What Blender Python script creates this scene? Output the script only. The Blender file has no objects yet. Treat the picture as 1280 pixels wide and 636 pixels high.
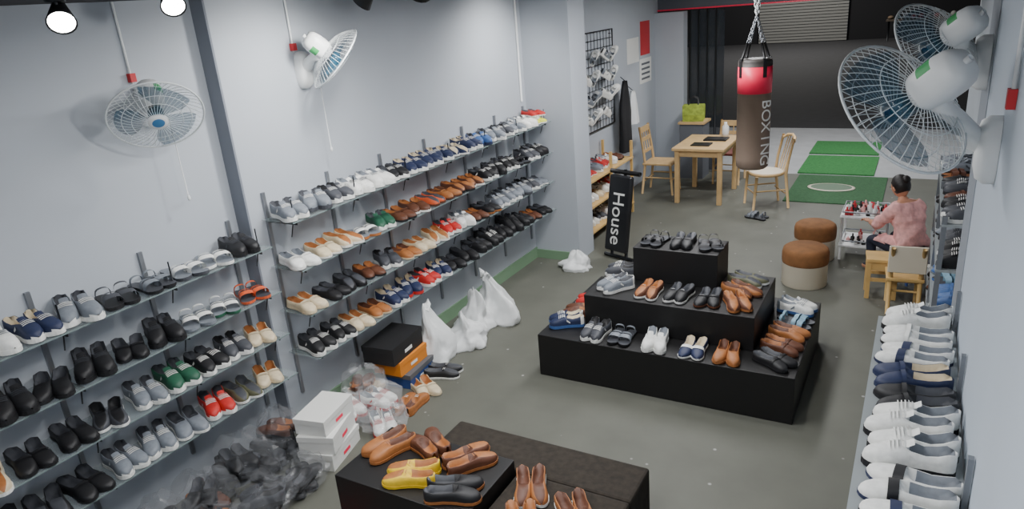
import bpy, math, random
from mathutils import Vector, Matrix, noise
random.seed(7)
PI=math.pi
def lin(c):
    c/=255.0
    return c/12.92 if c<=0.04045 else ((c+0.055)/1.055)**2.4
MC={}
def mat(name,rgb,rough=0.5,metal=0.0,var=0.0,scale=20.0,bump=0.0,alpha=1.0,emit=None,es=0.0,coat=0.0):
    if name in MC: return MC[name]
    m=bpy.data.materials.new(name); m.use_nodes=True
    nt=m.node_tree; b=nt.nodes['Principled BSDF']
    col=(lin(rgb[0]),lin(rgb[1]),lin(rgb[2]),1)
    b.inputs['Base Color'].default_value=col
    b.inputs['Roughness'].default_value=rough
    b.inputs['Metallic'].default_value=metal
    b.inputs['Coat Weight'].default_value=coat
    if alpha<1: b.inputs['Alpha'].default_value=alpha
    if emit:
        b.inputs['Emission Color'].default_value=(lin(emit[0]),lin(emit[1]),lin(emit[2]),1)
        b.inputs['Emission Strength'].default_value=es
    if var>0 or bump>0:
        tc=nt.nodes.new('ShaderNodeTexCoord'); n=nt.nodes.new('ShaderNodeTexNoise')
        n.inputs['Scale'].default_value=scale; n.inputs['Detail'].default_value=5
        nt.links.new(tc.outputs['Object'],n.inputs['Vector'])
        if var>0:
            r=nt.nodes.new('ShaderNodeValToRGB')
            r.color_ramp.elements[0].position=0.3; r.color_ramp.elements[1].position=0.7
            r.color_ramp.elements[0].color=tuple(c*(1-var) for c in col[:3])+(1,)
            r.color_ramp.elements[1].color=tuple(min(1,c*(1+var)) for c in col[:3])+(1,)
            nt.links.new(n.outputs['Fac'],r.inputs['Fac']); nt.links.new(r.outputs['Color'],b.inputs['Base Color'])
        if bump>0:
            bp=nt.nodes.new('ShaderNodeBump'); bp.inputs['Strength'].default_value=bump; bp.inputs['Distance'].default_value=0.01
            nt.links.new(n.outputs['Fac'],bp.inputs['Height']); nt.links.new(bp.outputs['Normal'],b.inputs['Normal'])
    MC[name]=m; return m
def clearmat(name,rgb,tr=0.8,rough=0.08):
    m=bpy.data.materials.new(name); m.use_nodes=True; nt=m.node_tree
    b=nt.nodes['Principled BSDF']; b.inputs['Base Color'].default_value=(lin(rgb[0]),lin(rgb[1]),lin(rgb[2]),1)
    b.inputs['Roughness'].default_value=rough
    t=nt.nodes.new('ShaderNodeBsdfTransparent'); mx=nt.nodes.new('ShaderNodeMixShader'); mx.inputs[0].default_value=tr
    o=nt.nodes['Material Output']
    nt.links.new(b.outputs[0],mx.inputs[1]); nt.links.new(t.outputs[0],mx.inputs[2]); nt.links.new(mx.outputs[0],o.inputs['Surface'])
    MC[name]=m; return m

class MB:
    def __init__(s): s.v=[];s.f=[];s.mi=[];s.sm=[];s.mats=[];s.T=Matrix.Identity(4)
    def m(s,mt):
        if mt not in s.mats: s.mats.append(mt)
        return s.mats.index(mt)
    def add(s,vs,fs,mt,smooth=True,M=None):
        o=len(s.v); T=s.T@M if M else s.T
        s.v+= [tuple(T@Vector(p)) for p in vs]
        ms = mt if isinstance(mt,list) else [mt]*len(fs)
        for f,q in zip(fs,ms):
            s.f.append(tuple(i+o for i in f)); s.mi.append(s.m(q)); s.sm.append(smooth)
    def box(s,a,b,mt,M=None,c=0.0):
        x0,y0,z0=a;x1,y1,z1=b
        if c<=0:
            vs=[(x,y,z) for z in (z0,z1) for x,y in ((x0,y0),(x1,y0),(x1,y1),(x0,y1))]
            fs=[(0,3,2,1),(4,5,6,7),(0,1,5,4),(1,2,6,5),(2,3,7,6),(3,0,4,7)]
            s.add(vs,fs,mt,False,M); return
        vs=[];
        def ring(i,z):
            return [(x0+i,y0+c,z),(x0+c,y0+i,z),(x1-c,y0+i,z),(x1-i,y0+c,z),(x1-i,y1-c,z),(x1-c,y1-i,z),(x0+c,y1-i,z),(x0+i,y1-c,z)]
        def ring2(z): 
            return [(x0+c,y0+c,z)]*2+[(x1-c,y0+c,z)]*2+[(x1-c,y1-c,z)]*2+[(x0+c,y1-c,z)]*2
        R=[ring2(z0),ring(0,z0+c),ring(0,z1-c),ring2(z1)]
        for r in R: vs+=r
        fs=[]
        for k in range(3):
            for i in range(8):
                j=(i+1)%8; fs.append((k*8+i,k*8+j,k*8+8+j,k*8+8+i))
        fs.append((6,4,2,0)); fs.append((24,26,28,30))
        s.add(vs,fs,mt,False,M)
    def tube(s,pts,r,mt,n=6,closed=False,M=None,caps=True):
        pts=[Vector(p) for p in pts]; N=len(pts); rs=r if isinstance(r,(list,tuple)) else [r]*N
        vs=[];fs=[];up=None
        for i,p in enumerate(pts):
            if closed: d=pts[(i+1)%N]-pts[i-1]
            else: d=pts[min(i+1,N-1)]-pts[max(i-1,0)]
            if d.length<1e-9: d=Vector((0,0,1))
            d.normalize()
            if up is None:
                up=Vector((0,0,1)) if abs(d.z)<0.9 else Vector((1,0,0))
            a=d.cross(up)
            if a.length<1e-4: a=d.cross(Vector((0.3,1,0.2)))
            a.normalize(); b=a.cross(d); up=b
            for k in range(n):
                t=2*PI*k/n; vs.append(p+(a*math.cos(t)+b*math.sin(t))*rs[i])
        for i in range(N if closed else N-1):
            j=(i+1)%N
            for k in range(n):
                l=(k+1)%n; fs.append((i*n+k,i*n+l,j*n+l,j*n+k))
        if not closed and caps:
            fs.append(tuple(range(n))); fs.append(tuple((N-1)*n+k for k in reversed(range(n))))
        s.add(vs,fs,mt,True,M)
    def lathe(s,prof,mt,n=24,M=None,smooth=True):
        vs=[];fs=[];N=len(prof)
        for r,z in prof:
            for k in range(n):
                t=2*PI*k/n; vs.append((r*math.cos(t),r*math.sin(t),z))
        ms=[]
        for i in range(N-1):
            for k in range(n):
                l=(k+1)%n; fs.append((i*n+k,i*n+l,(i+1)*n+l,(i+1)*n+k)); ms.append(mt[i] if isinstance(mt,list) else mt)
        s.add(vs,fs,ms,smooth,M)
    def ell(s,c,r,mt,M=None,n=14,m=9,fn=None):
        vs=[];fs=[]
        for i in range(m+1):
            a=PI*i/m
            for k in range(n):
                t=2*PI*k/n; p=Vector((math.sin(a)*math.cos(t),math.sin(a)*math.sin(t),math.cos(a)))
                if fn: p=fn(p)
                vs.append((c[0]+p[0]*r[0],c[1]+p[1]*r[1],c[2]+p[2]*r[2]))
        for i in range(m):
            for k in range(n):
                l=(k+1)%n; fs.append((i*n+k,(i+1)*n+k,(i+1)*n+l,i*n+l))
        s.add(vs,fs,mt,True,M)
    def obj(s,name,parent=None,bevel=0):
        me=bpy.data.meshes.new(name); me.from_pydata(s.v,[],s.f); 
        for q in s.mats: me.materials.append(q)
        me.polygons.foreach_set('material_index',s.mi); me.polygons.foreach_set('use_smooth',s.sm)
        me.validate(); me.update()
        o=bpy.data.objects.new(name,me); bpy.context.scene.collection.objects.link(o)
        if parent: o.parent=parent
        if bevel>0:
            b=o.modifiers.new('bevel','BEVEL'); b.width=bevel; b.segments=2; b.limit_method='ANGLE'
        return o
def TR(x,y,z,rz=0,ry=0,rx=0,s=1):
    return Matrix.Translation((x,y,z))@Matrix.Rotation(rz,4,'Z')@Matrix.Rotation(ry,4,'Y')@Matrix.Rotation(rx,4,'X')@Matrix.Scale(s,4)
def sbox(name,x0,x1,y0,y1,z0,z1,mt,bevel=0):
    b=MB(); b.box((x0,y0,z0),(x1,y1,z1),mt); return b.obj(name,bevel=bevel)

# ---------------- camera ----------------
th=math.atan2(.3338,.9427); ps=math.atan2(.5135,.858)
F=Vector((-math.sin(ps)*math.cos(th),math.cos(ps)*math.cos(th),-math.sin(th)))
R0=Vector((math.cos(ps),math.sin(ps),0)); U0=R0.cross(F)
rl=math.atan2(.0847,.9964)
Rc=R0*math.cos(rl)-U0*math.sin(rl); Uc=R0*math.sin(rl)+U0*math.cos(rl)
cam=bpy.data.cameras.new('camera'); co=bpy.data.objects.new('camera',cam); bpy.context.scene.collection.objects.link(co)
M=Matrix((Rc,Uc,-F)).transposed().to_4x4(); M.translation=Vector((0,0,2.7)); co.matrix_world=M
cam.sensor_width=36; cam.lens=36*880/1280; cam.clip_start=0.05; cam.clip_end=200
bpy.context.scene.camera=co

# ---------------- materials ----------------
wallm=mat('wall_paint',(176,182,190),0.7,var=0.03,scale=1.5)
wallr=mat('wall_paint_right',(182,192,203),0.65,var=0.03,scale=1.5)
shadep=mat('painted_shade_strip',(136,142,150),0.75,var=0.03,scale=1.5)  # wall colour darkened to carry shade at the right wall end
dark=mat('dark_grey_paint',(95,99,106),0.8)
shadem=mat('painted_shade_grey',(122,127,137),0.8)  # darker grey standing in for shade on the wall step
ceilm=mat('ceiling_dark',(60,58,62),0.9)
floorm=mat('floor_vinyl',(97,98,89),0.6,var=0.10,scale=3,bump=0.05)
# floor specks
nt=floorm.node_tree; b=nt.nodes['Principled BSDF']
vz=nt.nodes.new('ShaderNodeTexVoronoi'); vz.inputs['Scale'].default_value=6
tc=nt.nodes.new('ShaderNodeTexCoord'); nt.links.new(tc.outputs['Object'],vz.inputs['Vector'])
rr=nt.nodes.new('ShaderNodeValToRGB'); rr.color_ramp.elements[0].position=0.03; rr.color_ramp.elements[0].color=(1,1,1,1)
rr.color_ramp.elements[1].position=0.08; rr.color_ramp.elements[1].color=(0,0,0,1)
nt.links.new(vz.outputs['Distance'],rr.inputs['Fac'])
mxn=nt.nodes.new('ShaderNodeMix'); mxn.data_type='RGBA'
old=b.inputs['Base Color'].links[0].from_socket
nt.links.new(rr.outputs['Color'],mxn.inputs[0]); nt.links.new(old,mxn.inputs[6]); mxn.inputs[7].default_value=(.4,.4,.38,1)
nt.links.new(mxn.outputs[2],b.inputs['Base Color'])
black=mat('black_laminate',(17,16,17),0.5)
blackf=mat('black_brown_fabric',(44,38,31),0.95,var=0.35,scale=25,bump=0.3)
white=mat('white_plastic',(228,230,230),0.4)
chrome=mat('steel',(150,153,158),0.4,0.8)
dmetal=mat('dark_metal',(50,52,55),0.45,0.6)
wood=mat('light_wood',(206,172,122),0.5,var=0.12,scale=8)
wood2=mat('pine_wood',(214,176,112),0.5,var=0.12,scale=8)
cream=mat('cream_leather',(222,212,192),0.5)
brownv=mat('brown_velvet',(134,90,52),0.85,var=0.2,scale=12)
greenb=mat('green_baseboard',(120,150,120),0.5)
greenm=mat('green_turf',(60,128,68),0.95,var=0.2,scale=40,bump=0.4)
greend=mat('dark_green_carpet',(58,98,64),0.95,var=0.2,scale=40,bump=0.4)
glassm=clearmat('shelf_glass',(170,184,186),0.78,0.05)
plastic=clearmat('clear_plastic',(150,152,156),0.84,0.12)
plasticw=clearmat('clear_plastic_light',(225,228,230),0.84,0.12)
bladem=clearmat('fan_blade_blue',(44,96,122),0.35,0.2)
whiteb=mat('white_bag_plastic',(228,230,230),0.4,bump=0.6,scale=12)
red=mat('red',(196,40,48),0.5); pink=mat('pinkred_vinyl',(248,44,82),0.4)
skin=mat('skin',(200,142,112),0.55); pinkc=mat('pink_fabric',(240,178,174),0.9,var=0.18,scale=26,bump=0.6)
hair=mat('dark_hair',(28,22,20),0.5,bump=0.4,scale=60); jeans=mat('dark_trousers',(40,44,60),0.8)
paper=mat('paper_white',(226,226,222),0.7)

# ---------------- shell ----------------
sbox('floor',-3.9,0.6,-0.7,10.9,-0.1,0,floorm)
sbox('ceiling',-3.9,0.75,-0.7,10.9,2.88,2.98,ceilm)
sbox('wall_left_near',-3.9,-3.71,-0.7,2.85,0,2.88,wallm)
sbox('wall_left',-3.9,-3.6,2.85,10.9,0,2.88,wallm)
sbox('wall_left_pilaster',-3.6,-3.07,6.56,6.95,0,2.88,wallm)
sbox('painted_shade_wall_step',-3.712,-3.598,2.838,2.852,0,2.88,shadem)  # thin sheet over the wall's return face, its shade painted in
sbox('wall_back',-3.9,0.5,-0.8,-0.7,0,2.88,wallm)
sbox('wall_right',0.25,0.6,-0.7,4.1,0,2.88,wallr)
sbox('painted_shade_right_end',0.247,0.252,3.66,4.104,0,2.88,shadep)  # flush darker sheet, paints a shaded face onto the wall end
sbox('wall_right_far',0.52,0.75,4.1,10.9,0,2.88,wallm)
sbox('wall_front_pier',-3.6,-3.16,10.75,10.95,0,2.4,wallm)
hb=MB(); hb.box((-3.9,10.9,2.44),(0.75,11.05,2.88),dark); hb.box((-3.9,10.88,2.42),(0.75,11.06,2.44),pink); hb.obj('wall_front_header')
sbox('baseboard_left',-3.6,-3.585,2.9,6.56,0,0.12,greenb)
sbox('baseboard_pilaster',-3.585,-3.055,6.545,6.56,0,0.10,greenb)
# ---------------- outside ----------------
tile=mat('pavement_tile',(172,174,176),0.6,var=0.08,scale=4)
asph=mat('asphalt',(54,54,56),0.8,var=0.15,scale=5)
sbox('floor_pavement',-9,6,10.9,14.6,-0.1,-0.005,tile)
sbox('ground_road',-25,20,14.6,40,-0.12,-0.03,asph)
fac=mat('facade_dark',(34,34,37),0.9)
sb=MB(); 
sb.box((-16,36.3,-0.03),(-7,36.7,5),fac); sb.box((-3.2,36.3,-0.03),(9,36.7,5),fac); sb.box((-7,36.3,2.75),(-3.2,36.7,5),fac)
sb.obj('wall_opposite_building')
sh=MB(); shm=mat('shutter_grey',(150,150,146),0.6)
z=0.0
while z<2.7:
    sh.box((-7,36.1,z),(-3.2,36.2,z+0.1),shm); sh.box((-7,36.13,z+0.1),(-3.2,36.2,z+0.13),dark); z+=0.13
sh.obj('roller_shutter')
ss=MB()
ss.box((-1.6,34.4,.78),(3.0,35.2,.84),mat('old_table',(90,80,70),.8))
for x in (-1.5,.7,2.9):
    for y in (34.5,35.1): ss.tube([(x,y,-.03),(x,y,.78)],.03,dmetal)
for i in range(16):
    c_=random.choice([mat('dull_red',(120,40,44),.8),mat('dull_teal',(50,80,86),.8),mat('dull_tan',(120,100,80),.8),dark,mat('dull_white',(150,150,146),.8)])
    x=-1.45+i*.28; ss.ell((x,34.8,.84+.07),(.12,.2,.08+.03*(i%3)),c_,n=8,m=5)
ss.obj('market_table')
fd=MB(); dgl=clearmat('door_glass',(50,56,62),0.5)
for i in range(4):
    x=-3.12+i*0.13
    fd.tube([(x,10.95,0.0),(x,10.95,2.41)],0.018,dmetal,n=4)
    fd.box((x+0.01,10.94,0.0),(x+0.12,10.96,0.5),dark); fd.box((x+0.01,10.945,0.5),(x+0.12,10.955,2.4),dgl)
fd.obj('folding_door')

# ---------------- shoes ----------------
COL={'w':(228,228,224),'c':(208,192,162),'g':(118,124,132),'d':(66,68,74),'k':(24,24,27),'n':(34,44,76),'b':(92,54,36),'t':(160,100,54),
     'r':(186,40,36),'e':(34,84,62),'o':(206,90,50),'y':(222,184,40),'u':(60,95,150),'l':(130,165,185),'m':(205,210,60),'a':(92,92,70)}
def sm(k,rough=0.55): return mat('shoe_'+k,COL[k],rough,var=0.10,scale=45)
TS=[0,.03,.1,.2,.33,.48,.6,.73,.85,.93,.975,1.0]
WS=[.010,.024,.032,.035,.034,.037,.042,.046,.042,.031,.019,.004]
def cen(t,sd): return sd*(0.010*math.sin(t*PI*1.0)-0.012*max(0,t-.6))
def add_shoe(mb,M,kind='S',up='g',sole='w',acc='w',side=1,L=.28):
    U=sm(up);S=sm(sole);A=sm(acc)
    LN=sm({'w':'g','c':'t','t':'b','b':'t','y':'t','k':'d','n':'c','d':'k','g':'d'}.get(up,'d'))
    ts={'S':.026,'L':.015,'B':.018,'D':.02,'H':.026}[kind]
    vs=[];fs=[]
    n=len(TS)
    for z,k in ((0,0.98),(0.003,1.06),(ts,1.08)):
        for t,w in zip(TS,WS): 
            toe=0.006*max(0,(t-.8)/.2)**2
            vs.append((t*L*1.01-.001,cen(t,side)+w*k,z+ (toe if z<ts else toe*.6)))
        for t,w in reversed(list(zip(TS,WS))):
            toe=0.006*max(0,(t-.8)/.2)**2
            vs.append((t*L*1.01-.001,cen(t,side)-w*k,z+(toe if z<ts else toe*.6)))
    R=2*n
    for k in range(2):
        for i in range(R):
            j=(i+1)%R; fs.append((k*R+i,k*R+R+i,k*R+R+j,k*R+j))
    for i in range(n-1):
        fs.append((i,i+1,R-2-i,R-1-i)); 
    o=2*R; top=[]
    for i in range(n-1): top.append((o+i,o+R-1-i,o+R-2-i,o+i+1))
    mats=[S]*len(fs)+[ (LN if kind=='D' else S) ]*len(top)
    mb.add(vs,fs+top,mats,False,M)
    def itp(A_,t):
        for i in range(n-1):
            if TS[i]<=t<=TS[i+1]:
                a=(t-TS[i])/(TS[i+1]-TS[i]); return A_[i]+(A_[i+1]-A_[i])*a
        return A_[-1]
    if kind in 'SH': HC=[.066,.070,.070,.058,.050,.060,.068,.056,.044,.037,.028,.010]
    elif kind=='B': HC=[.052,.055,.054,.047,.043,.047,.054,.044,.036,.030,.022,.008]
    else: HC=[.046,.050,.050,.042,.037,.040,.049,.040,.032,.026,.019,.007]
    if kind=='H': HC=[h*1.5 if i<6 else h*(1.25 if i==6 else 1.05) for i,h in enumerate(HC)]
    VA=[(1,0),(.99,.42),(.86,.78),(.62,.94),(.32,1.0),(0,1.03)]
    def band(t0,t1,k,mt,lift=.003,rng=(0,5)):
        vs=[];fs=[]
        pr=[VA[i] for i in range(rng[0],6)]; full=pr+[(-a,b_) for a,b_ in reversed(pr[:-1])]
        for t in (t0,t1):
            w=itp(WS,t);h=itp(HC,t)*k
            for a,b_ in full: vs.append((t*L,cen(t,side)+a*(w+lift),ts+b_*h+lift*(b_>0)))
        q=len(full)
        for i in range(q-1): fs.append((i,q+i,q+i+1,i+1))
        mb.add(vs,fs,mt,True,M)
    if kind=='D':
        band(.50,.62,1.0,U); band(.66,.80,1.0,U)
        if acc!='w': band(.18,.24,1.2,U)
        return
    OP=[0,0,1,1,1,1,0,0,0,0,0,0]
    vs=[];fs=[];ms=[]
    two=random.random()<.4
    for i,t in enumerate(TS):
        w=WS[i];h=HC[i]
        if OP[i]: pr=[(1,0),(1.04,.5),(.98,.98),(.86,1.0),(.78,.35),(0,.10)]
        else: pr=VA
        full=pr+[(-a,b_) for a,b_ in reversed(pr[:-1])]
        for a,b_ in full: vs.append((t*L,cen(t,side)+a*w,ts+b_*h))
    for i in range(n-1):
        for k in range(10):
            fs.append((i*11+k,i*11+k+1,i*11+11+k+1,i*11+11+k))
            if 3<=k<=6 and (OP[i] or OP[i+1]):
                ms.append(LN if (OP[i] and OP[i+1]) or i<3 else U)
            elif kind in 'SH' and sole=='w' and i>=9 and k in (0,9): ms.append(S)
            elif kind=='S' and i<2: ms.append(A)
            elif kind=='B' and two and i>=6 and 3<=k<=6: ms.append(LN)
            else: ms.append(U)
    fs=[tuple(reversed(f)) for f in fs]
    mb.add(vs,fs,ms,True,M)
    if kind in 'SH':
        # raised tongue
        w=itp(WS,.52); h=itp(HC,.55)
        tv=[]
        for t,zz,kk in ((.60,.98,.5),(.52,1.10,.55),(.45,1.30,.5)):
            for a in (-1,-.4,.4,1): tv.append((t*L,cen(t,side)+a*w*kk,ts+h*zz-(.004 if abs(a)==1 else 0)))
        mb.add(tv,[(r*4+c,r*4+c+1,r*4+c+5,r*4+c+4) for r in range(2) for c in range(3)],U,True,M)
    if kind in 'SHB':
        for q in range(5 if kind!='B' else 2):
            t=.54+q*.042
            band(t,t+.015,1.06 if kind!='B' else 1.03,A,.0035,rng=(3 if kind!='B' else 4,5))
        if kind=='S':
            for sg in (1,-1):
                vs=[]
                for t,z0,z1 in ((.40,.25,.45),(.50,.55,.85)):
                    w=itp(WS,t)*1.05+.001
                    for zz in (z0,z1): vs.append((t*L,cen(t,side)+sg*w,ts+zz*itp(HC,t)))
                mb.add(vs,[(0,1,3,2)],A,False,M)
    elif kind=='L':
        if acc!=up: band(.585,.70,1.02,A,.003)
        else: band(.60,.66,1.04,A,.003)
def add_pair(mb,x,y,z,ang,kind,up,sole,acc,s=1.0,gap=.048,jit=1,L=.28):
    offs=[]
    for sd in (1,-1): offs.append((random.uniform(-.07,.07)*jit,random.uniform(-.012,.012)*jit))
    st=random.getstate()
    for sd,(da,dx) in zip((1,-1),offs):
        random.setstate(st)
        Mx=Matrix.Translation((x,y,z))@Matrix.Rotation(ang,4,'Z')@Matrix.Translation((dx,sd*gap*s,0))@Matrix.Rotation(da,4,'Z')@Matrix.Translation((-L*s/2,0,0))@Matrix.Scale(s,4)
        add_shoe(mb,Mx,kind,up,sole,acc,side=-sd,L=L)
def parse(spec):
    k=spec[0]; up=spec[1]; sole=spec[2] if len(spec)>2 else {'S':'w','L':'k','B':'w','D':'k','H':'w'}[k]
    if len(spec)>3: acc=spec[3]
    elif k in 'SH': acc='w' if random.random()<.75 and up not in 'w' else ('d' if up in 'kgw' else up)
    else: acc=up
    return k,up,sole,acc
NM={'S':'sneakers','L':'loafers','B':'boat_shoes','D':'sandals','H':'high_top_sneakers'}
def pair_obj(spec,x,y,z,ang,s=1.0):
    mb=MB(); k,u,so,ac=parse(spec); add_pair(mb,x,y,z+.001,math.radians(ang),k,u,so,ac,s); return mb.obj(NM[k])

def shelf_unit(name,xw,dep,y0,y1,zs,nb):
    mb=MB()
    for z in zs: 
        mb.box((xw+0.02,y0,z-.008),(xw+dep,y1,z),glassm); 
        mb.box((xw+dep,y0,z-.008),(xw+dep+.003,y1,z),mat('glass_edge',(120,134,134),0.3))
    for i in range(nb):
        y=y0+0.06+(y1-y0-.12)*i/(nb-1)
        mb.box((xw,y-.012,0.25),(xw+.018,y+.012,zs[0]+.16),chrome)
        for z in zs:
            mb.box((xw+.015,y-.003,z-.035),(xw+dep-.03,y+.003,z-.009),dmetal)
        mb.tube([(xw+dep-.05,y,zs[0]-.008),(xw+dep-.05,y,zs[0]+.13)],.004,dmetal,n=5)
        for z in zs[:-1]:
            mb.tube([(xw+dep-.06,y,z-.009),(xw+dep-.10,y,z-.12)],.004,dmetal,n=5)
    return mb.obj(name)
def fill_row(specs,xc,z,y0,step,ang=-14):
    mb=MB(); y=y0
    for sp in specs:
        if sp!='-':
            k,u,so,ac=parse(sp); add_pair(mb,xc,y+random.uniform(-.01,.01),z+.001,math.radians(ang+random.uniform(-18,14)),k,u,so,ac,random.uniform(.92,1.03))
        y+=step
    return mb.obj('shelf_shoes')
fz=[1.54,1.22,.91,.60]
shelf_unit('glass_shelf_unit',-3.6,.30,2.92,6.52,fz,7)
F1=['Sg','Sgd','Sdw','Sww','Swwg','Skww','Snw','Snww','Snww','Bnww','Snw','Sun','Sgw','Sdw','Sgw','Sww','Lmw']
F2=['Lww','Lcw','Bcw','Dwt','Sew','Lbk','Bbw','Bob','Ltb','Bbk','Bbw','Skw','Skk','Skww','Dkk','Sdw','Skk']
F3=['Lcc','Lkk','Bkk','Lbk','Sdw','Ltc','Lcc','Bcw','Srww','Sww','Lbk','Bkt','Sgw','Sgw','Sgd','Sdw','Lgw']
F4=['Skww','Skww','Lcc','Ltc','Snw','Snr','Srww','Snww','Lkk','Bkk','Skkd','Hkk','Skkk','Hkkk','Skkd','Lbk','Lkk']
for specs,z in zip((F1,F2,F3,F4),fz): fill_row(specs,-3.425,z,3.03,.208)
nz=[1.41,1.11,.82,.53]
shelf_unit('glass_shelf_unit',-3.71,.30,-0.3,2.82,nz,6)
N1=['Lkw','Snww','Snww','Skdw','Snww','Swwg','Snww','Sgw','Ddkk','Dgkk','Dwd','Dww','Skkd']
N2=['Skw','Skkd','Lbk','Brb','Bbk','Skkd','Bkk','Skkd','Lkk','Skkd','Dwgk','Dwee','Dook']
N3=['Skk','Lek','Lbk','Bak','Bcw','Lkk','Bkk','Bdw','Sgww','Seww','Skww','Sdw','Lcc']
N4=['Lkk','Skk','Bkw','Lkk','Skkd','Bkk','Lkk','Sgww','Sgw','Bgw','Srww','Baw','Lcc']
for specs,z in zip((N1,N2,N3,N4),nz): fill_row(specs,-3.535,z,0.28,.2)
# ---------------- central platform ----------------
pb=MB()
pb.box((-2.35,4.2,0),(-.52,5.45,.34),black); pb.box((-2.08,4.48,.34),(-.83,5.25,.59),black); pb.box((-1.83,4.88,.59),(-1.18,5.22,.86),black)
pb.obj('display_platform',bevel=.004)
for sp,x,y,z,a in [('Sdw',-1.93,4.34,.34,-92),('Dgk',-1.73,4.35,.34,-88),('Swww',-1.47,4.34,.34,-85),('Lnww',-1.2,4.34,.34,-92),('Bttt',-.97,4.34,.34,-84),
    ('Snuw',-2.21,4.44,.34,-150),('Bbt',-2.2,4.66,.34,-165),('Brw',-2.2,4.88,.34,-168),
    ('Lkk',-.68,4.36,.34,-25),('Lbb',-.67,4.58,.34,-15),('Btb',-.66,4.79,.34,-15),('Dlk',-.66,5.0,.34,-10),('Swug',-.66,5.23,.34,-10),
    ('Sgww',-1.90,4.66,.59,-130),('Bbww',-1.62,4.65,.59,-95),('Bkww',-1.4,4.65,.59,-95),('Lkb',-1.18,4.65,.59,-88),('Bbt',-.98,4.64,.59,-60),
    ('Sdww',-1.95,4.97,.59,-170),('Btb',-1.0,4.86,.59,-25),('Baw',-1.0,5.07,.59,-15),
    ('Dkk',-1.7,5.04,.86,-95),('Lkk',-1.48,5.05,.86,-90),('Dkk',-1.28,5.05,.86,-70)]:
    pair_obj(sp,x,y,z,a,.95)
# ---------------- foreground stand and bench ----------------
sbox('display_stand',-2.47,-1.66,2.14,2.62,0,.47,black,.004)
lb=MB(); lb.box((-2.2,2.63,0),(-1.03,2.92,.40),blackf); lb.box((-1.645,2.05,0),(-1.03,2.63,.40),blackf); lb.obj('upholstered_bench',bevel=.015)
for sp,x,y,a in [('Bttb',-2.34,2.42,-112),('Bbt',-2.13,2.53,150),('Bbtt',-1.86,2.50,60),('Byyt',-2.06,2.28,205),('Bkt',-1.80,2.26,25)]:
    pair_obj(sp,x,y,.47,a,1.0)
for sp,x,y,a in [('Btwb',-1.50,2.50,-60),('Bbwt',-1.42,2.26,-60),('Btwb',-1.22,2.42,-50)]: pair_obj(sp,x,y,.40,a,.95)
pair_obj('Lbk',-2.62,2.25,0,-120); pair_obj('Lrr',-2.68,1.95,0,-20); pair_obj('Lkb',-2.62,2.5,0,-100)

# ---------------- right wall shelf ----------------
rs=MB(); fro=mat('frosted_shelf',(150,156,158),0.35)
for z in (1.1,.72,.34):
    rs.box((-.08,1.3,z-.012),(.245,3.62,z),fro)
for y in (1.5,2.2,2.9,3.55):
    rs.box((.23,y-.012,.0),(.2465,y+.012,1.3),chrome)
    for z in (1.1,.72,.34): rs.box((-.05,y-.004,z-.045),(.235,y+.004,z-.013),dmetal)
rs.obj('wall_shelf_rack')
mb=MB(); y=1.65
for sp in ['Lwkk','Lwnk','Lwkn','Lwnk','Swkw','Swkw','Lkkk','Lnnn','Lwnn','Lwkw','Swkw']:
    k,u,so,ac=parse(sp); add_pair(mb,.082,y,1.101,math.radians(180+random.uniform(-5,8)),k,u,so,ac,1.0,jit=1.2,gap=.047); y+=.19
mb.obj('shelf_shoes')
mb=MB()
for z in (.72,.34):
    y=1.5
    for sp in ['Lkk','Sgw','Lbk','Snw','Lkk','Sdw','Ltb','Lkk','Sgw','Skw']:
        k,u,so,ac=parse(sp); add_pair(mb,.075,y,z+.001,PI,k,u,so,ac,.98); y+=.208
mb.obj('shelf_shoes')
rr_=MB()
for z in (.3,.6,.9,1.2):
    rr_.box((.18,4.9,z-.015),(.50,6.7,z),fro)
for y in (4.92,5.8,6.68):
    for x in (.20,.48): rr_.box((x-.015,y-.015,0),(x+.015,y+.015,1.25),chrome)
rr_.obj('shoe_rack')
mb=MB()
for z,cs in ((.3,['Lkk','Lkk','Skk','Sdw','Lkk','Lbk','Lkk','Sdw']),(.6,['Suk','Lul','Dlu','Lug','Snk','Sdk','Skk','Lkk']),(.9,['Skk','Skww','Sdk','Lgk','Sgk','Skk','Sdk','Lkk']),(1.2,['Sdw','Skk','Lbk','Sdk','Lkk','Dbk','Sgk','Sgw'])):
    y=5.03
    for sp in cs:
        k,u,so,ac=parse(sp); add_pair(mb,.335,y,z+.001,PI+random.uniform(-.15,.15),k,u,so,ac); y+=.215
mb.obj('shelf_shoes')

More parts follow.
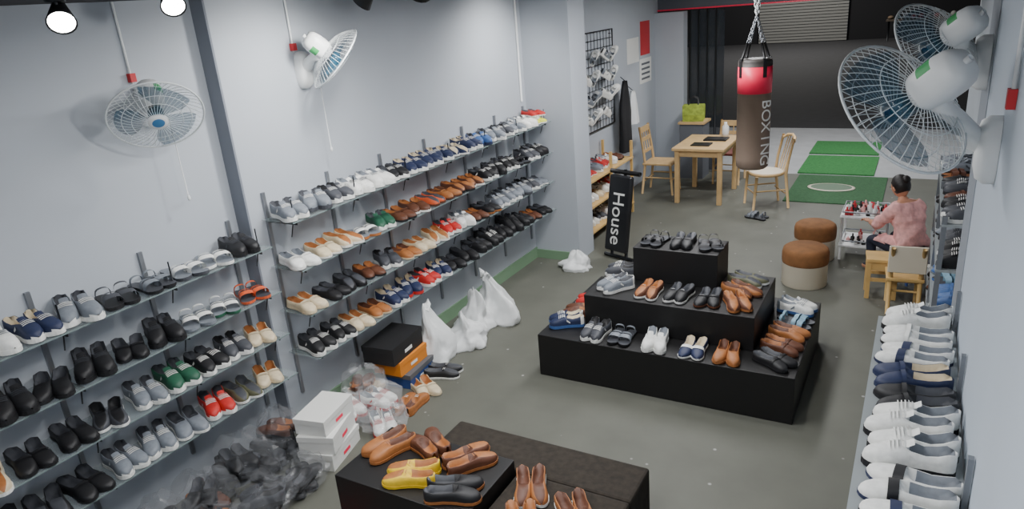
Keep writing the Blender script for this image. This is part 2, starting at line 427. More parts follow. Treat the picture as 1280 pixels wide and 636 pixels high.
# ---------------- fans ----------------
def frame(n,c):
    n=Vector(n).normalized(); a=n.cross(Vector((0,0,1))).normalized(); b=n.cross(a)
    Mx=Matrix((a,b,n)).transposed().to_4x4()
    if Mx.determinant()<0: Mx=Matrix((-a,b,n)).transposed().to_4x4()
    Mx.translation=Vector(c); return Mx
labg=mat('green_label',(60,160,90),0.5); labb=mat('blue_label',(60,120,170),.5); wire=mat('fan_wire',(215,220,222),0.35)
def fan(c,n,R,base,wn,cord=True):
    mb=MB(); Fm=frame(n,c); d=.085
    W=.0016 if R>.24 else .0014
    def gp(r,front):
        q=(r/R); return (d*.55*(1-q**2.5) if front else -d*(1-q**3))
    for front in (True,False):
        for i in range(44):
            a=2*PI*i/44; pts=[]
            for j in range(7):
                r=.05+(R-.05)*j/6; aa=a+(.25*(1-j/6) if front else 0)
                pts.append((r*math.cos(aa),r*math.sin(aa),gp(r,front)))
            mb.tube(pts,W,wire,n=4,M=Fm,caps=False)
        for r in ((.05,.12,R*.72) if front else (.06,R*.6)):
            mb.tube([(r*math.cos(2*PI*k/40),r*math.sin(2*PI*k/40),gp(r,front)) for k in range(40)],W*1.3,wire,n=4,closed=True,M=Fm)
    mb.tube([(R*math.cos(2*PI*k/48),R*math.sin(2*PI*k/48),0) for k in range(48)],.005,wire,n=6,closed=True,M=Fm)
    mb.lathe([(0,.052),(.03,.052),(.05,.046),(.052,.04)],[labb,white,white],20,Fm)
    mb.lathe([(0,.03),(.03,.028),(.038,.01),(.038,-.03),(0,-.03)],bladem,20,Fm)
    for k in range(3):
        vs=[];fs=[];A0=2*PI*k/3; nr,na=6,8
        for i in range(nr):
            r=.035+(R*.86-.035)*i/(nr-1); span=(.5+.75*math.sin(PI*min(1,(i+.6)/nr)*.8))
            for j in range(na):
                u=j/(na-1); a=A0+(u-.5)*2*span*.62+ .2*i/nr
                vs.append((r*math.cos(a),r*math.sin(a),.022-.044*u+.01*math.sin(u*PI)))
        for i in range(nr-1):
            for j in range(na-1): fs.append((i*na+j,i*na+j+1,i*na+na+j+1,i*na+na+j))
        mb.add(vs,fs,bladem,True,Fm)
    s=R/.23
    vs=[];fs=[];ms=[];N=24; prof=[(.03,-.05),(.056,-.075),(.060,-.09),(.062,-.12),(.062,-.17),(.056,-.205),(.042,-.225),(.0,-.228)]
    for r,zz in prof:
        for k in range(N):
            a=2*PI*k/N; ca,sa=math.cos(a),math.sin(a)
            vs.append((r*s*math.copysign(abs(ca)**.7,ca),r*s*1.05*math.copysign(abs(sa)**.7,sa),zz*s))
    for i in range(len(prof)-1):
        for k in range(N):
            l=(k+1)%N; fs.append((i*N+k,i*N+l,(i+1)*N+l,(i+1)*N+k)); ms.append(labg if i in (3,) and k%12 in (1,2,3,4) else white)
    mb.add(vs,fs,ms,True,Fm)
    mb.tube([(0,.0,-.2*s),(0,0,-.245*s)],.012,white,n=8,M=Fm)
    mp=Fm@Vector((0,0,-.14*s)); B=Vector(base); wn=Vector(wn)
    p1=B+wn*.10+Vector((0,0,.06)); low=mp+Vector((0,0,-.07))
    mb.tube([B+wn*.03,B+wn*.08+Vector((0,0,.02)),(p1*1.2+low*.8)/2,low,mp],[.045,.04,.03,.03,.035],white,n=12)
    t=Vector((0,0,1)); sd=wn.cross(t)
    Bm=Matrix((sd,t,wn)).transposed().to_4x4(); Bm.translation=B
    vs=[];fs=[];N=20
    for lay,(zz,k) in enumerate(((0.001,1.0),(.035,1.0),(.06,.85),(.07,.5))):
        for i in range(N):
            a=2*PI*i/N; vs.append((.055*k*math.copysign(abs(math.cos(a))**.6,math.cos(a)),-.02+.12*k*math.copysign(abs(math.sin(a))**.7,math.sin(a)),zz))
    for l in range(3):
        for i in range(N): j=(i+1)%N; fs.append((l*N+i,l*N+j,l*N+N+j,l*N+N+i))
    fs.append(tuple(3*N+i for i in range(N)))
    mb.add(vs,fs,white,True,Bm)
    if cord:
        q=B+wn*.012+Vector((0,-.05,0))
        mb.tube([q+Vector((0,0,.10)),(q.x,q.y,2.878)],.007,white,n=6)
        mb.box((q.x-.010,q.y-.016,q.z+.11),(q.x+.022,q.y+.016,q.z+.155),red)
        e=B+wn*.09+Vector((0,.06,-.10))
        mb.tube([e,e+Vector((0.0,.005,-.45))],.003,white,n=5); mb.ell(e+Vector((0,.005,-.46)),(.01,.01,.018),white,n=8,m=5)
    return mb.obj('wall_fan')
fan((-3.38,2.25,2.31),(.65,-.40,-.65),.228,(-3.71,2.42,2.36),(1,0,0))
fan((-3.32,3.54,2.46),(.34,.50,-.55),.225,(-3.60,3.50,2.42),(1,0,0))
fan((-.05,2.71,2.27),(-.6,.42,-.6),.25,(.25,2.92,2.11),(-1,0,0),False)
fan((.035,3.69,2.38),(-.6,.42,-.55),.22,(.247,3.83,2.31),(-1,0,0),False)
cb=MB(); cb.tube([(-3.588,6.45,1.75),(-3.588,6.45,2.878)],.012,white,n=6); cb.obj('wall_cable_duct')
cb=MB(); cb.box((.225,2.6,2.28),(.249,2.64,2.34),red); cb.tube([(.24,2.62,2.33),(.24,2.62,2.878)],.008,white,n=6); cb.obj('wall_power_plug')

# ---------------- spotlights ----------------
lampe=mat('lamp_glow',(255,255,250),emit=(255,252,245),es=40)
def spot(x,y,z,d,beam=None):
    beam=beam or d
    mb=MB(); Fm=frame(d,(x,y,z))
    mb.lathe([(0,-.09),(.025,-.09),(.035,-.05),(.058,.04),(.052,.04),(.050,.035)],dmetal,18,Fm)
    mb.lathe([(.051,.036),(0,.037)],lampe,18,Fm)
    mb.tube([(x,y,z),(x-.01,y,2.878)],.008,dmetal,n=6); mb.lathe([(0,0),(.04,0),(.04,.02),(0,.02)],dmetal,14,TR(x-.01,y,2.858))
    mb.obj('track_spotlight')
    l=bpy.data.lights.new('spot_beam','SPOT'); l.energy=60; l.spot_size=2.2; l.spot_blend=1; l.shadow_soft_size=.08; l.color=(1,.99,.96)
    o=bpy.data.objects.new('spotlight_beam',l); bpy.context.scene.collection.objects.link(o)
    o.matrix_world=frame(-Vector(beam),Vector((x,y,z))+Vector(d).normalized()*.08)
spot(-3.15,1.78,2.80,(.7,-.45,-.6)); spot(-3.1,2.28,2.84,(.7,-.4,-.6)); spot(-2.8,3.3,2.80,(-.6,-.1,-.6)); spot(-2.8,5.9,2.80,(-.6,.0,-.7)); spot(-1.0,4.6,2.8,(-.1,.1,-1))
spot(-1.6,2.2,2.80,(-.6,.2,-.5))
tubem=mat('tube_glow',(255,255,255),emit=(248,250,255),es=6)
def tube_light(x,y,e,lx=.4,ly=1.5):
    mb=MB(); mb.box((x-lx/2,y-ly/2,2.84),(x+lx/2,y+ly/2,2.879),white)
    for q in (-.1,.1): mb.tube([(x+q,y-ly/2+.03,2.825),(x+q,y+ly/2-.03,2.825)],.015,tubem,n=8)
    mb.obj('ceiling_tube_light')
    l=bpy.data.lights.new('tube','AREA'); l.shape='RECTANGLE'; l.size=lx; l.size_y=ly; l.energy=e; l.color=(.985,.99,1)
    o=bpy.data.objects.new('tube_light_source',l); bpy.context.scene.collection.objects.link(o); o.location=(x,y,2.80)
tube_light(-1.2,.8,52); tube_light(-1.9,3.3,58); tube_light(-1.9,6.0,62); tube_light(-1.7,8.8,64)
mb=MB(); mb.box((-1.6,12.0,3.05),(-.2,12.3,3.12),white); mb.tube([(-1.5,12.15,3.03),(-.3,12.15,3.03)],.02,tubem,n=8); mb.tube([(-.9,12.15,3.12),(-.9,11.0,3.2)],.02,dmetal,n=6); mb.obj('added_pavement_light')  # added lamp, put in to brighten the pavement
l=bpy.data.lights.new('added_pavement','AREA'); l.shape='RECTANGLE'; l.size=1.3; l.size_y=.2; l.energy=80; o=bpy.data.objects.new('added_pavement_light_source',l); bpy.context.scene.collection.objects.link(o); o.location=(-.9,12.15,3.0)  # area light of the added pavement lamp
w=bpy.data.worlds.new('night'); bpy.context.scene.world=w; w.use_nodes=True
w.node_tree.nodes['Background'].inputs[0].default_value=(.03,.035,.05,1); w.node_tree.nodes['Background'].inputs[1].default_value=.5
l=bpy.data.lights.new('street_fill','AREA'); l.size=2; l.energy=650; l.color=(1,.97,.92); o=bpy.data.objects.new('added_street_fill',l); bpy.context.scene.collection.objects.link(o); o.location=(-5,31,7)  # added fill light without a fixture, lifts the dark street

# ---------------- furniture back ----------------
tb=MB()
x0,x1,y0,y1=-2.80,-2.12,8.98,9.95
tb.box((x0,y0,.715),(x1,y1,.75),wood); tb.box((x0+.05,y0+.05,.63),(x1-.05,y1-.05,.714),wood)
for x in (x0+.03,x1-.09):
    for y in (y0+.03,y1-.09): tb.box((x,y,0),(x+.06,y+.06,.715),wood)
tb.obj('dining_table',bevel=.004)
ti=MB(); ti.box((-2.6,9.15,.751),(-2.35,9.35,.765),black,None,.004); ti.obj('closed_notebook')
ti=MB(); ti.box((-2.52,9.5,.751),(-2.22,9.72,.77),dmetal); ti.box((-2.5,9.51,.77),(-2.24,9.71,.773),black); ti.obj('laptop')
ti=MB(); ti.lathe([(0,0),(.04,0),(.045,.05),(.045,.14),(.02,.17),(.02,.2),(0,.2)],paper,16,TR(-2.3,9.82,.751)); ti.obj('water_bottle')
def chair(name,x,y,ang,w=.42,d=.42,sh=.45,bh=.86,bent=False,seatm=None,wm=wood,panel=None):
    mb=MB(); mb.T=TR(x,y,0,ang); seatm=seatm or wm
    hw=w/2;hd=d/2
    if bent:
        mb.lathe([(0,sh-.03),(hw,sh-.03),(hw+.01,sh-.015),(hw,sh+.01),(hw*.8,sh+.018),(0,sh+.012)],[wm,wm,wm,cream,cream],24)
    else: mb.box((-hd,-hw,sh-.03),(hd,hw,sh),seatm,None,.006)
    for sx in (-1,1):
        for sy in (-1,1):
            bx,by=sx*(hd-.03),sy*(hw-.03)
            top=sh-.02
            if sx<0:
                mb.tube([(bx-.05,by,0),(bx,by,top),(bx-.02,by,sh+.15),(bx-.08,by*1.0,bh)],[.016,.02,.018,.016],wm,n=8)
            else: mb.tube([(bx+.03,by,0),(bx,by,top)],[.015,.02],wm,n=8)
        mb.tube([(sx*(hd-.03),-(hw-.03),.2),(sx*(hd-.03),hw-.03,.2)],.010,wm,n=6)
    mb.tube([(-(hd-.03),hw-.03,.24),(hd-.03,hw-.03,.24)],.010,wm,n=6); mb.tube([(-(hd-.03),-hw+.03,.24),(hd-.03,-hw+.03,.24)],.010,wm,n=6)
    yb=hw-.03
    if panel:
        xx=-(hd-.03)-.03
        mb.box((xx-.03,-hw,sh+.06),(xx-.012,hw,bh+.01),panel,None,.005)
        for zz,hh in ((sh+.1,.04),(bh-.06,.05)): mb.box((xx-.01,-yb,zz),(xx+.01,yb,zz+hh),wm)
    elif bent:
        mb.tube([(-(hd+.05),-yb,bh-.04),(-(hd+.085),-yb*.6,bh),(-(hd+.10),0,bh+.015),(-(hd+.085),yb*.6,bh),(-(hd+.05),yb,bh-.04)],.018,wm,n=8)
        for k in (-.55,-.2,.2,.55): mb.tube([(-hd+.03,yb*k,sh),(-(hd+.085),yb*k,bh-.01)],.007,wm,n=6)
    else:
        for zz,hh in ((bh-.09,.08),(bh-.21,.05),(sh+.13,.04)):
            xx=-(hd-.03)-.08*(zz-sh)/(bh-sh)
            mb.box((xx-.012,-yb,zz),(xx+.008,yb,zz+hh),wm)
        for k in (-.5,0,.5): mb.tube([(-(hd-.03)-.02,yb*k,sh+.15),(-(hd-.03)-.07,yb*k,bh-.05)],.008,wm,n=6)
    return mb.obj(name)
chair('dining_chair',-3.12,9.55,0,bh=.95)
chair('dining_chair',-1.62,9.15,PI*1.05+.35,bent=True,bh=.88)
chair('dining_chair',-2.35,10.3,-PI/2,bh=.86,seatm=mat('redbrown_seat',(120,50,40),.5))
chair('child_chair',.02,6.33,PI/2+.08,w=.28,d=.28,sh=.32,bh=.60,wm=wood2,seatm=wood2,panel=cream)
st=MB(); st.T=TR(-.16,6.58,0,.1)
st.box((-.13,-.12,.34),(.13,.12,.37),wood2,None,.004)
for sx in(-1,1):
    for sy in(-1,1): st.box((sx*.105-.018,sy*.095-.018,0),(sx*.105+.018,sy*.095+.018,.34),wood2)
    st.box((sx*.105-.01,-.09,.12),(sx*.105+.01,.09,.15),wood2); 
st.box((-.1,-.105,.16),(.1,-.085,.19),wood2); st.box((-.1,.085,.16),(.1,.105,.19),wood2); st.box((-.12,-.105,.27),(.12,-.085,.34),wood2)
st.obj('wooden_stool')
def ott(x,y,r,h):
    mb=MB(); mb.lathe([(0,0.0),(r*.97,0.0),(r,.01),(r,h*.58),(r*1.01,h*.59),(r*1.03,h*.66),(r*1.03,h*.85),(r*.98,h*.95),(r*.85,h),(0,h*1.01)],[cream,cream,cream,cream]+[brownv]*5,36,TR(x,y,0)); mb.obj('round_ottoman')
ott(-.80,6.66,.20,.37); ott(-.81,7.40,.195,.37)
mt_=MB(); TX=-.37
for x in(TX-.2,TX+.2):
    for y in (7.40,7.80): mt_.tube([(x,y,.0),(x,y,.46)],.012,white,n=8)
for z in (.14,.44): mt_.box((TX-.22,7.38,z),(TX+.22,7.82,z+.02),white,None,.004)
for z in (.2,.5):
    mt_.tube([(TX-.2,7.40,z),(TX+.2,7.40,z),(TX+.2,7.80,z),(TX-.2,7.80,z)],.008,chrome,n=6,closed=True)
mt_.obj('utility_trolley')
bt=MB()
for zb,nn in ((.461,36),(.161,20)):
    for i in range(nn):
        x=TX+random.uniform(-.17,.17);y=random.uniform(7.44,7.76);h=random.uniform(.04,.1)
        m_=random.choice([red,red,pinkc,white,pink,paper,black]); bt.lathe([(0,0),(.02,0),(.02,h*.6),(.008,h*.7),(.008,h),(0,h)],m_,8,TR(x,y,zb))
bt.obj('nail_polish_bottles')
sbox('green_door_mat',-1.5,-.48,10.95,12.15,-.004,.015,greenm)
sbox('green_door_mat',-1.52,-.5,12.3,13.3,-.004,.015,greenm)
sbox('green_carpet',-1.45,-.3,9.4,10.85,0.0,.012,greend)
om=MB(); om.lathe([(0,0),(.30,0),(.30,.008),(.26,.012),(0,.012)],[greenb,greenb,cream,mat('mat_green_grey',(110,130,110),.9)],28,TR(-.95,10.15,.0125)@Matrix.Diagonal((1,.7,1,1))); om.obj('oval_door_mat')
pair_obj('Dgk',-1.62,8.6,0,160)
# punching bag
pg=MB(); bc=(-1.3,6.6)
canvas=mat('bag_canvas',(132,114,100),.6,var=.06,scale=6)
pg.lathe([(0,1.11),(.12,1.11),(.140,1.13),(.145,1.2),(.145,1.79),(.1465,1.79),(.1465,2.02),(.145,2.02),(.145,2.06),(.135,2.08),(0,2.08)],[canvas]*5+[pink]*2+[mat('bag_top',(60,55,52),.6)]*3,32,TR(*bc,0))
for k in range(4):
    a=PI/4+k*PI/2; p=Vector((bc[0]+.140*math.cos(a),bc[1]+.140*math.sin(a),2.0)); 
    pg.box((-.006,-.018,0),(.008,.018,.16),black,TR(p.x,p.y,1.93,a))
    top=Vector((bc[0],bc[1],2.44)); s0=Vector((p.x,p.y,2.07))
    pg.tube([s0,s0.lerp(top,.4)],.012,black,n=6)
    N=9
    for i in range(N):
        q=s0.lerp(top,.4+.6*i/N); d=(top-s0).normalized(); R_=frame(d,q+d*.012)
        ringp=[(.010*math.cos(t)*(1 if i%2 else 0.2),.010*math.cos(t)*(0.2 if i%2 else 1),.019*math.sin(t)) for t in [2*PI*j/8 for j in range(8)]]
        pg.tube(ringp,.004,chrome,n=4,closed=True,M=R_)
for sx in (-.06,.06):
    for i in range(17):
        ringp=[(.014*math.cos(t)*(1 if i%2 else 0.15),.014*math.cos(t)*(0.15 if i%2 else 1),.021*math.sin(t)) for t in [2*PI*j/8 for j in range(8)]]
        pg.tube(ringp,.005,white,n=4,closed=True,M=TR(bc[0]+sx*(i/16),bc[1],2.45+i*.026))
pgo=pg.obj('punching_bag')
def text(body,size,Mx,mt,name,parent):
    c=bpy.data.curves.new(name,'FONT'); c.body=body; c.size=size; c.extrude=.001; c.align_x='CENTER'; c.align_y='CENTER'
    c.materials.append(mt); o=bpy.data.objects.new(name,c); bpy.context.scene.collection.objects.link(o); o.parent=parent; o.matrix_world=Mx; return o
an=-PI/2+.95
for i,ch in enumerate('BOXING'):
    px=bc[0]+.1475*math.cos(an); py=bc[1]+.1475*math.sin(an); 
    xa=Vector((0,0,-1)); za=Vector((math.cos(an),math.sin(an),0)); ya=za.cross(xa)
    Mx=Matrix((xa,ya,za)).transposed().to_4x4(); Mx.translation=Vector((px,py,1.70-i*.10)); text(ch,.14,Mx,paper,'letter_%d'%i,pgo)
# exercise bench leaning
eb=MB(); eb.T=TR(-2.72,6.72,0,-.35,0,0)@Matrix.Rotation(-.16,4,'X')
eb.box((-.15,-.035,.10),(.15,.03,.92),mat('black_vinyl',(22,22,25),.4),None,.015)
eb.tube([(-.1,.05,0.02),(-.1,.05,.8)],.018,dmetal,n=8); eb.tube([(.1,.05,0.02),(.1,.05,.8)],.018,dmetal,n=8); eb.tube([(-.2,.05,.03),(.2,.05,.03)],.02,dmetal,n=8)
eb.tube([(-.2,.05,.95),(.2,.05,.95)],.025,black,n=10); eb.tube([(0,.05,.85),(0,.05,.98)],.018,dmetal,n=8)
ebo=eb.obj('exercise_bench')
Mx=eb.T@Matrix(((0,1,0,0.0),(0,0,-1,-.037),(-1,0,0,.46),(0,0,0,1))); text('House',.22,Mx,paper,'lettering',ebo)
# left back rack with goods
rk=MB()
for z in (.12,.42,.72): rk.box((-3.58,7.05,z),(-3.15,8.5,z+.02),wood2)
for y in (7.06,7.78,8.48):
    for x in (-3.56,-3.17): rk.box((x-.015,y-.015,0),(x+.015,y+.015,.95),wood2)
rk.obj('storage_rack')
mb=MB()
for z,cs in ((.14,['Sgw','Sww','Sdw','Swr','Lww','Sgw']),(.44,['Srw','Sww','Lcc','Sww','Srw','Sgw']),(.74,['Sww','Lrw','Sgw','Srw','Sww','Lbk'])):
    y=7.2
    for sp in cs:
        k,u,so,ac=parse(sp); add_pair(mb,-3.36,y,z+.001,random.uniform(-.2,.2),k,u,so,ac); y+=.225
mb.obj('rack_shoes')
gr=MB(); X=-3.57
gr.tube([(X,7.55,1.1),(X,8.95,1.1),(X,8.95,2.3),(X,7.55,2.3)],.010,black,n=6,closed=True)
y=7.65
while y<8.9: gr.tube([(X,y,1.1),(X,y,2.3)],.004,black,n=4); y+=.1
z=1.2
while z<2.25: gr.tube([(X,7.55,z),(X,8.95,z)],.004,black,n=4); z+=.1
for z in (1.15,2.25):
    for y in (7.6,8.9): gr.tube([(-3.5995,y,z),(X,y,z)],.006,black,n=6)
gr.obj('wire_grid_panel')
mb=MB()
for j,z in enumerate((2.0,1.76,1.52,1.30)):
    for i in range(4):
        y=7.78+i*.3
        if (i,j) in ((0,0),(3,3)): continue
        sp=random.choice(['Swwg','Swww','Swww','Sgww']); k,u,so,ac=parse(sp)
        Mq=TR(-3.545,y,z,PI/2+random.uniform(-.2,.2),-.5 if i%2 else .35)@Matrix.Rotation(.5,4,'X')@TR(-.13,-.02,0)
        Mq=Matrix.Translation((.055,0,0))@Mq
        add_shoe(mb,Mq,k,u,so,ac)
mb.obj('hanging_sneakers')
sbox('poster_red',-3.6,-3.595,10.1,10.5,1.85,2.32,red); sbox('poster_white',-3.6,-3.595,9.55,10.02,1.78,2.12,paper)
po=MB(); po.box((-3.6,10.05,1.45),(-3.595,10.55,1.80),paper)
for i in range(4): po.box((-3.5955,10.12,1.50+i*.07),(-3.594,10.48,1.53+i*.07),dark)
po.obj('poster_notice')
def drape(name,x,y,ztop,h,w,mt,seed=0,d=.07):
    mb=MB(); vs=[];fs=[];n=18;m_=12
    for i in range(m_):
        u=i/(m_-1); ww=w*(.25+.75*min(1,u*2.2)**.6)*(1+.1*math.sin(u*5+seed)); 
        for k in range(n):
            a=2*PI*k/n; nz=1+.22*math.sin(a*5+seed+u*2)+.1*math.sin(a*9+u*4)
            vs.append((d*nz*math.cos(a)*(.4+.6*u),ww/2*math.sin(a)*nz**.3,-u*h))
    for i in range(m_-1):
        for k in range(n): l=(k+1)%n; fs.append((i*n+k,i*n+l,i*n+n+l,i*n+n+k))
    fs.append(tuple(range(n)))
    mb.add(vs,fs,mt,True,TR(x,y,ztop)); mb.tube([(x,y,ztop),(x-.06,y,ztop+.05)],.006,dmetal,n=5); return mb.obj(name)
drape('hanging_jacket',-3.47,9.1,1.62,.95,.34,mat('black_cloth',(26,26,30),.8))
drape('hanging_plastic_bag',-3.48,9.42,1.45,.45,.24,whiteb,2)
ct=MB(); ct.box((-3.1,10.35,.0),(-2.75,10.7,.82),dark); ct.box((-3.12,10.33,.82),(-2.73,10.72,.85),wood); ct.obj('side_cabinet')
tg=MB(); tg.T=TR(-2.93,10.5,.851,.15); lime=mat('lime_bag',(150,168,62),.8,var=.35,scale=16)
vs=[];fs=[]
for z,a,b_ in ((0,.15,.09),(.10,.155,.095),(.22,.16,.06),(.24,.15,.05)):
    vs+=[(-a,-b_,z),(0,-b_*1.15,z),(a,-b_,z),(a*.9,0,z),(a,b_,z),(0,b_*1.15,z),(-a,b_,z),(-a*.9,0,z)]
for l in range(3):
    for i in range(8): j=(i+1)%8; fs.append((l*8+i,l*8+j,l*8+8+j,l*8+8+i))
fs.append(tuple(reversed(range(8)))); fs.append(tuple(range(24,32)))
tg.add(vs,fs,lime,False)
for y in (-.05,.05): tg.tube([(-.07,y,.22),(-.06,y*.8,.32),(0,y*.6,.36),(.06,y*.8,.32),(.07,y,.22)],.010,black,n=6)
tg.obj('tote_bag')
def bag(name,x,y,z,w,h,mt,seed=0,d=None,ears=1,lean=(0,0)):
    mb=MB(); d=d or w*.75; vs=[];fs=[];n=40;m_=22
    for i in range(m_):
        u=i/(m_-1)
        prof=(1-.10*(1-min(1,u*6)))*((1-u**1.1)**.8)+.09+.05*u
        for k in range(n):
            a=2*PI*k/n; ca,sa=math.cos(a),math.sin(a)
            q=noise.noise(Vector((ca*1.4+seed*3.1,sa*1.4,u*2.2+seed)))*.55
            rd=(1-abs(noise.noise(Vector((ca*2.6+seed*2,sa*2.6,u*3.5))))*2)*.18 + (1-abs(noise.noise(Vector((ca*6+seed,sa*6,u*7))))*2)*.08
            r=prof*(1+q+rd-.12)
            fl=1-.55*max(0,u-.45)/.55
            vs.append((r*d/2*ca*fl+lean[0]*u*u,r*w/2*sa*(1+.5*max(0,u-.6))+lean[1]*u*u,h*u*(1+q*.35*(u>.05))))
    for i in range(m_-1):
        for k in range(n): l=(k+1)%n; fs.append((i*n+k,i*n+l,i*n+n+l,i*n+n+k))
    fs.append(tuple(reversed(range(n)))); fs.append(tuple((m_-1)*n+k for k in range(n)))
    T=TR(x,y,z,seed*.3); mb.add(vs,fs,mt,True,T)
    for sg in ((1,-1) if ears>1 else ((1,) if ears else ())):
        t=Vector((lean[0],lean[1]+sg*.02,h*.90))
        mb.tube([t,t+Vector((.01,sg*.045,.04)),t+Vector((.0,sg*.08,.07))],[.032,.026,.004],mt,n=5,M=T)
    return mb.obj(name)
bag('plastic_bag',-3.27,4.14,0,.34,.48,whiteb,1.0,lean=(-.05,-.04)); bag('plastic_bag',-3.20,4.50,0,.42,.28,whiteb,2.1,ears=0,lean=(-.04,-.1)); bag('plastic_bag',-3.20,5.02,0,.44,.44,whiteb,3.3,ears=2,lean=(-.1,.02)); bag('plastic_bag',-3.28,4.76,0,.32,.36,whiteb,4.3,ears=0)
bag('plastic_bag',-3.02,6.38,0,.32,.19,whiteb,6.1,ears=0)
def sbx(name,x,y,z,rz,w,d,h,mt,lid):
    mb=MB(); mb.T=TR(x,y,z,rz); mb.box((-w/2,-d/2,0),(w/2,d/2,h*.72),mt); mb.box((-w/2-.004,-d/2-.004,h*.68),(w/2+.004,d/2+.004,h),lid); 
    mb.box((w/2+.0005,-d*.12,h*.25),(w/2+.002,d*.12,h*.45),pink if mt is paper else paper)
    return mb.obj(name,bevel=.002)
sbx('shoe_box',-3.17,2.76,0,.25,.24,.36,.12,paper,paper); sbx('shoe_box',-3.17,2.76,.121,.35,.24,.35,.12,paper,paper); sbx('shoe_box',-3.18,2.77,.242,.2,.22,.34,.11,paper,paper)
org=mat('orange_card',(215,130,40),.6); blk=mat('black_card',(28,28,30),.6); blu=mat('blue_card',(40,70,130),.6)
sbx('shoe_box',-3.30,3.80,0,.1,.24,.36,.12,blu,mat('grey_card',(90,92,96),.6)); sbx('shoe_box',-3.34,3.76,.121,.05,.25,.36,.12,org,org); sbx('shoe_box',-3.36,3.72,.242,.1,.27,.42,.14,blk,blk)
sbx('shoe_box',-3.44,6.40,1.541,.1,.16,.2,.07,paper,paper); pair_obj('Lrw',-3.44,6.40,1.612,-20,.85)
def bagged(x,y,z,specs,w,seed,pm=None):
    mb=MB()
    for i,sp in enumerate(specs):
        k,u,so,ac=parse(sp); add_pair(mb,x+random.uniform(-.03,.03),y+random.uniform(-.04,.04),z+.008+.06*i,random.uniform(0,6.28),k,u,so,ac,.95)
    vs=[];fs=[];n=28;m_=12
    for i in range(m_):
        u=i/(m_-1); prof=math.sin(PI*(.12+.86*u))**.55
        for k in range(n):
            a=2*PI*k/n; q=noise.noise(Vector((math.cos(a)*2+seed,math.sin(a)*2,u*3)))*.4+(.5-abs(noise.noise(Vector((math.cos(a)*5+seed,math.sin(a)*5,u*7)))))*.25
            vs.append((prof*(1+q)*w/2*math.cos(a),prof*(1+q)*w/2*math.sin(a),(.09+.065*len(specs))*u*(1+.5*q)))
    for i in range(m_-1):
        for k in range(n): l=(k+1)%n; fs.append((i*n+k,i*n+l,i*n+n+l,i*n+n+k))
    mb.add(vs,fs,pm or plastic,False,TR(x,y,z+.002)); return mb.obj('bagged_shoes')
sd=0
for (x,y,sp) in [(-3.5,1.45,['Lkk','Skkk']),(-3.45,1.72,['Sdk','Lkk','Lkk']),(-3.44,2.0,['Skkk','Lbk','Lkk']),(-3.42,2.30,['Lak','Skkk','Sdk','Lkk']),(-3.2,1.85,['Lkk','Lbk']),(-3.45,2.60,['Lkk','Sdk','Lkk','Lbk']),
                 (-3.12,2.15,['Lkk','Sdk']),(-3.10,2.40,['Lkk','Lkk']),(-3.15,1.55,['Lkk'])]:
    sd+=1.7; bagged(x,y,0,sp,.33,sd)
for (x,y,sp) in [(-3.33,3.08,['Swwr','Swrr']),(-3.20,3.30,['Srww','Swrr']),(-3.40,3.38,['Srww','Lcc','Bbt']),(-3.03,3.14,['Swrr'])]:
    sd+=1.7; bagged(x,y,0,sp,.31,sd,plasticw)
pair_obj('Lcc',-3.06,3.66,0,-30); pair_obj('Bkww',-3.06,3.92,0,20); pair_obj('Bttw',-3.02,3.44,0,100)

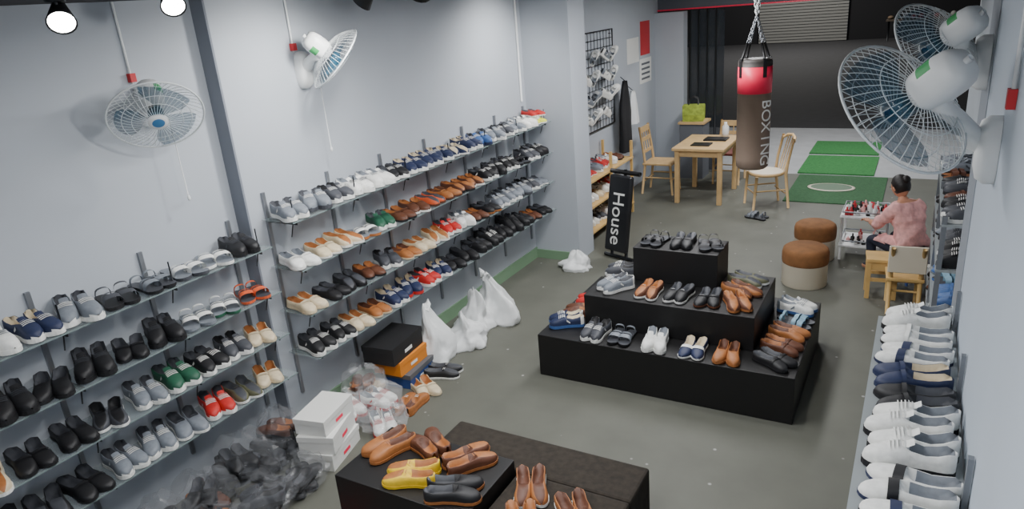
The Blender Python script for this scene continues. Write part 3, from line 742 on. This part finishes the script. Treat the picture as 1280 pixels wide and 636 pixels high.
# ---------------- person ----------------
def person(x,y,ang,sc):
    J={'pel':(0,0,.36,.13),'sp1':(0,.02,.48,.115),'sp2':(0,.06,.60,.12),'ch':(0,.11,.72,.12),'nk':(0,.165,.815,.05),'hd':(0,.20,.87,.045),
       'sl':(-.14,.12,.755,.058),'el':(-.21,.27,.56,.042),'wl':(-.13,.45,.54,.026),'sr':(.14,.12,.755,.058),'er':(.21,.27,.56,.042),'wr':(.10,.44,.54,.026),
       'hl':(-.09,.03,.34,.085),'kl':(-.15,.40,.38,.06),'al':(-.13,.36,.07,.036),'tl':(-.14,.49,.035,.03),'hr':(.09,.03,.34,.085),'kr':(.15,.40,.38,.06),'ar':(.13,.36,.07,.036),'tr':(.14,.49,.035,.03)}
    E=[('pel','sp1'),('sp1','sp2'),('sp2','ch'),('ch','nk'),('nk','hd'),('ch','sl'),('sl','el'),('el','wl'),('ch','sr'),('sr','er'),('er','wr'),('pel','hl'),('hl','kl'),('kl','al'),('al','tl'),('pel','hr'),('hr','kr'),('kr','ar'),('ar','tr')]
    ks=list(J); me=bpy.data.meshes.new('tmp'); me.from_pydata([J[k][:3] for k in ks],[(ks.index(a),ks.index(b)) for a,b in E],[])
    o=bpy.data.objects.new('tmp',me); bpy.context.scene.collection.objects.link(o)
    o.modifiers.new('s','SKIN'); ss=o.modifiers.new('ss','SUBSURF'); ss.levels=3
    for i,k in enumerate(ks):
        r=J[k][3]; me.skin_vertices[0].data[i].radius=(r*(1.25 if k in('sp2','ch','pel','sp1') else 1),r); me.skin_vertices[0].data[i].use_root=(k=='pel')
    bpy.context.view_layer.update()
    dg=bpy.context.evaluated_depsgraph_get(); m2=bpy.data.meshes.new_from_object(o.evaluated_get(dg)); bpy.data.objects.remove(o)
    mb=MB(); mb.T=TR(x,y,0,ang,s=sc)
    fs=[tuple(p.vertices) for p in m2.polygons]; ms=[]
    vv=[]
    def shirt(c): return c.z>.385 and c.z<.815 and not (c.y>.285 and c.z<.60)
    for v in m2.vertices:
        c=Vector(v.co)
        if shirt(c):
            c+=Vector(v.normal)*(.014+.022*max(0,.52-c.z)/.14+.02*noise.noise(c*11)+.012*noise.noise(c*26))
        vv.append(tuple(c))
    for p in m2.polygons:
        c=p.center
        if c.z<.06: ms.append(skin)
        elif shirt(c): ms.append(pinkc)
        elif c.z<.45 and not (c.z>.44 and c.y>.3): ms.append(jeans)
        else: ms.append(skin)
    mb.add(vv,fs,ms,True)
    H=TR(0,.225,.945,0,0,-.5)
    def hf(p):
        q=Vector(p)
        if q.z<0: q.x*=1-.25*(-q.z); 
        return q
    mb.ell((0,0,0),(.075,.092,.112),skin,H,18,12,hf)
    mb.ell((0,.092,-.02),(.012,.018,.02),skin,H,8,6)
    for s in(-1,1):
        mb.ell((s*.03,.083,.01),(.011,.006,.007),white,H,8,5); mb.ell((s*.03,.0885,.01),(.005,.003,.005),black,H,6,4)
        mb.ell((s*.077,.0,-.01),(.008,.016,.026),skin,H,8,6); mb.box((s*.03-.014,.084,.026),(s*.03+.014,.092,.031),hair,H)
    mb.ell((0,.083,-.055),(.022,.008,.007),mat('lips',(170,80,80),.4),H,8,5)
    mb.ell((0,-.014,.018),(.085,.098,.112),hair,H,18,12,lambda p:Vector((p.x,p.y if p.y<.45 else .45+(p.y-.45)*.3,max(p.z,-.75) if p.y<0.3 else max(p.z,.38))))
    mb.ell((0,-.105,.05),(.042,.036,.042),hair,H,12,8)
    for s,w_ in ((-1,J['wl']),(1,J['wr'])):
        W=Vector(w_[:3]); Hm=TR(W.x,W.y,W.z,.25*s,0,-.05)
        mb.ell((0,.045,0),(.036,.05,.014),skin,Hm,12,8)
        for i,(fx,l) in enumerate(((-.026,.062),(-.009,.072),(.009,.068),(.025,.052))):
            mb.tube([(fx,.075,0),(fx*1.1,.075+l*.45,.004),(fx*1.1,.075+l*.8,-.010),(fx*1.05,.075+l,-.024)],[.009,.0085,.0078,.006],skin,n=7,M=Hm)
        mb.tube([(-s*.03,.03,-.002),(-s*.052,.055,-.008),(-s*.055,.082,-.014)],[.011,.010,.007],skin,n=7,M=Hm)
    mb.obj('seated_woman')
    s_=MB(); s_.T=TR(x,y,0,ang,s=sc); s_.lathe([(0,.20),(.15,.20),(.16,.215),(.15,.23),(0,.23)],mat('plastic_stool',(60,90,160),.4),20)
    for k in range(4):
        a=PI/4+k*PI/2; s_.tube([(.10*math.cos(a),.10*math.sin(a),.205),(.14*math.cos(a),.14*math.sin(a),0)],.015,MC['plastic_stool'],n=6)
    s_.obj('low_stool')
person(.05,6.98,.75,.9)
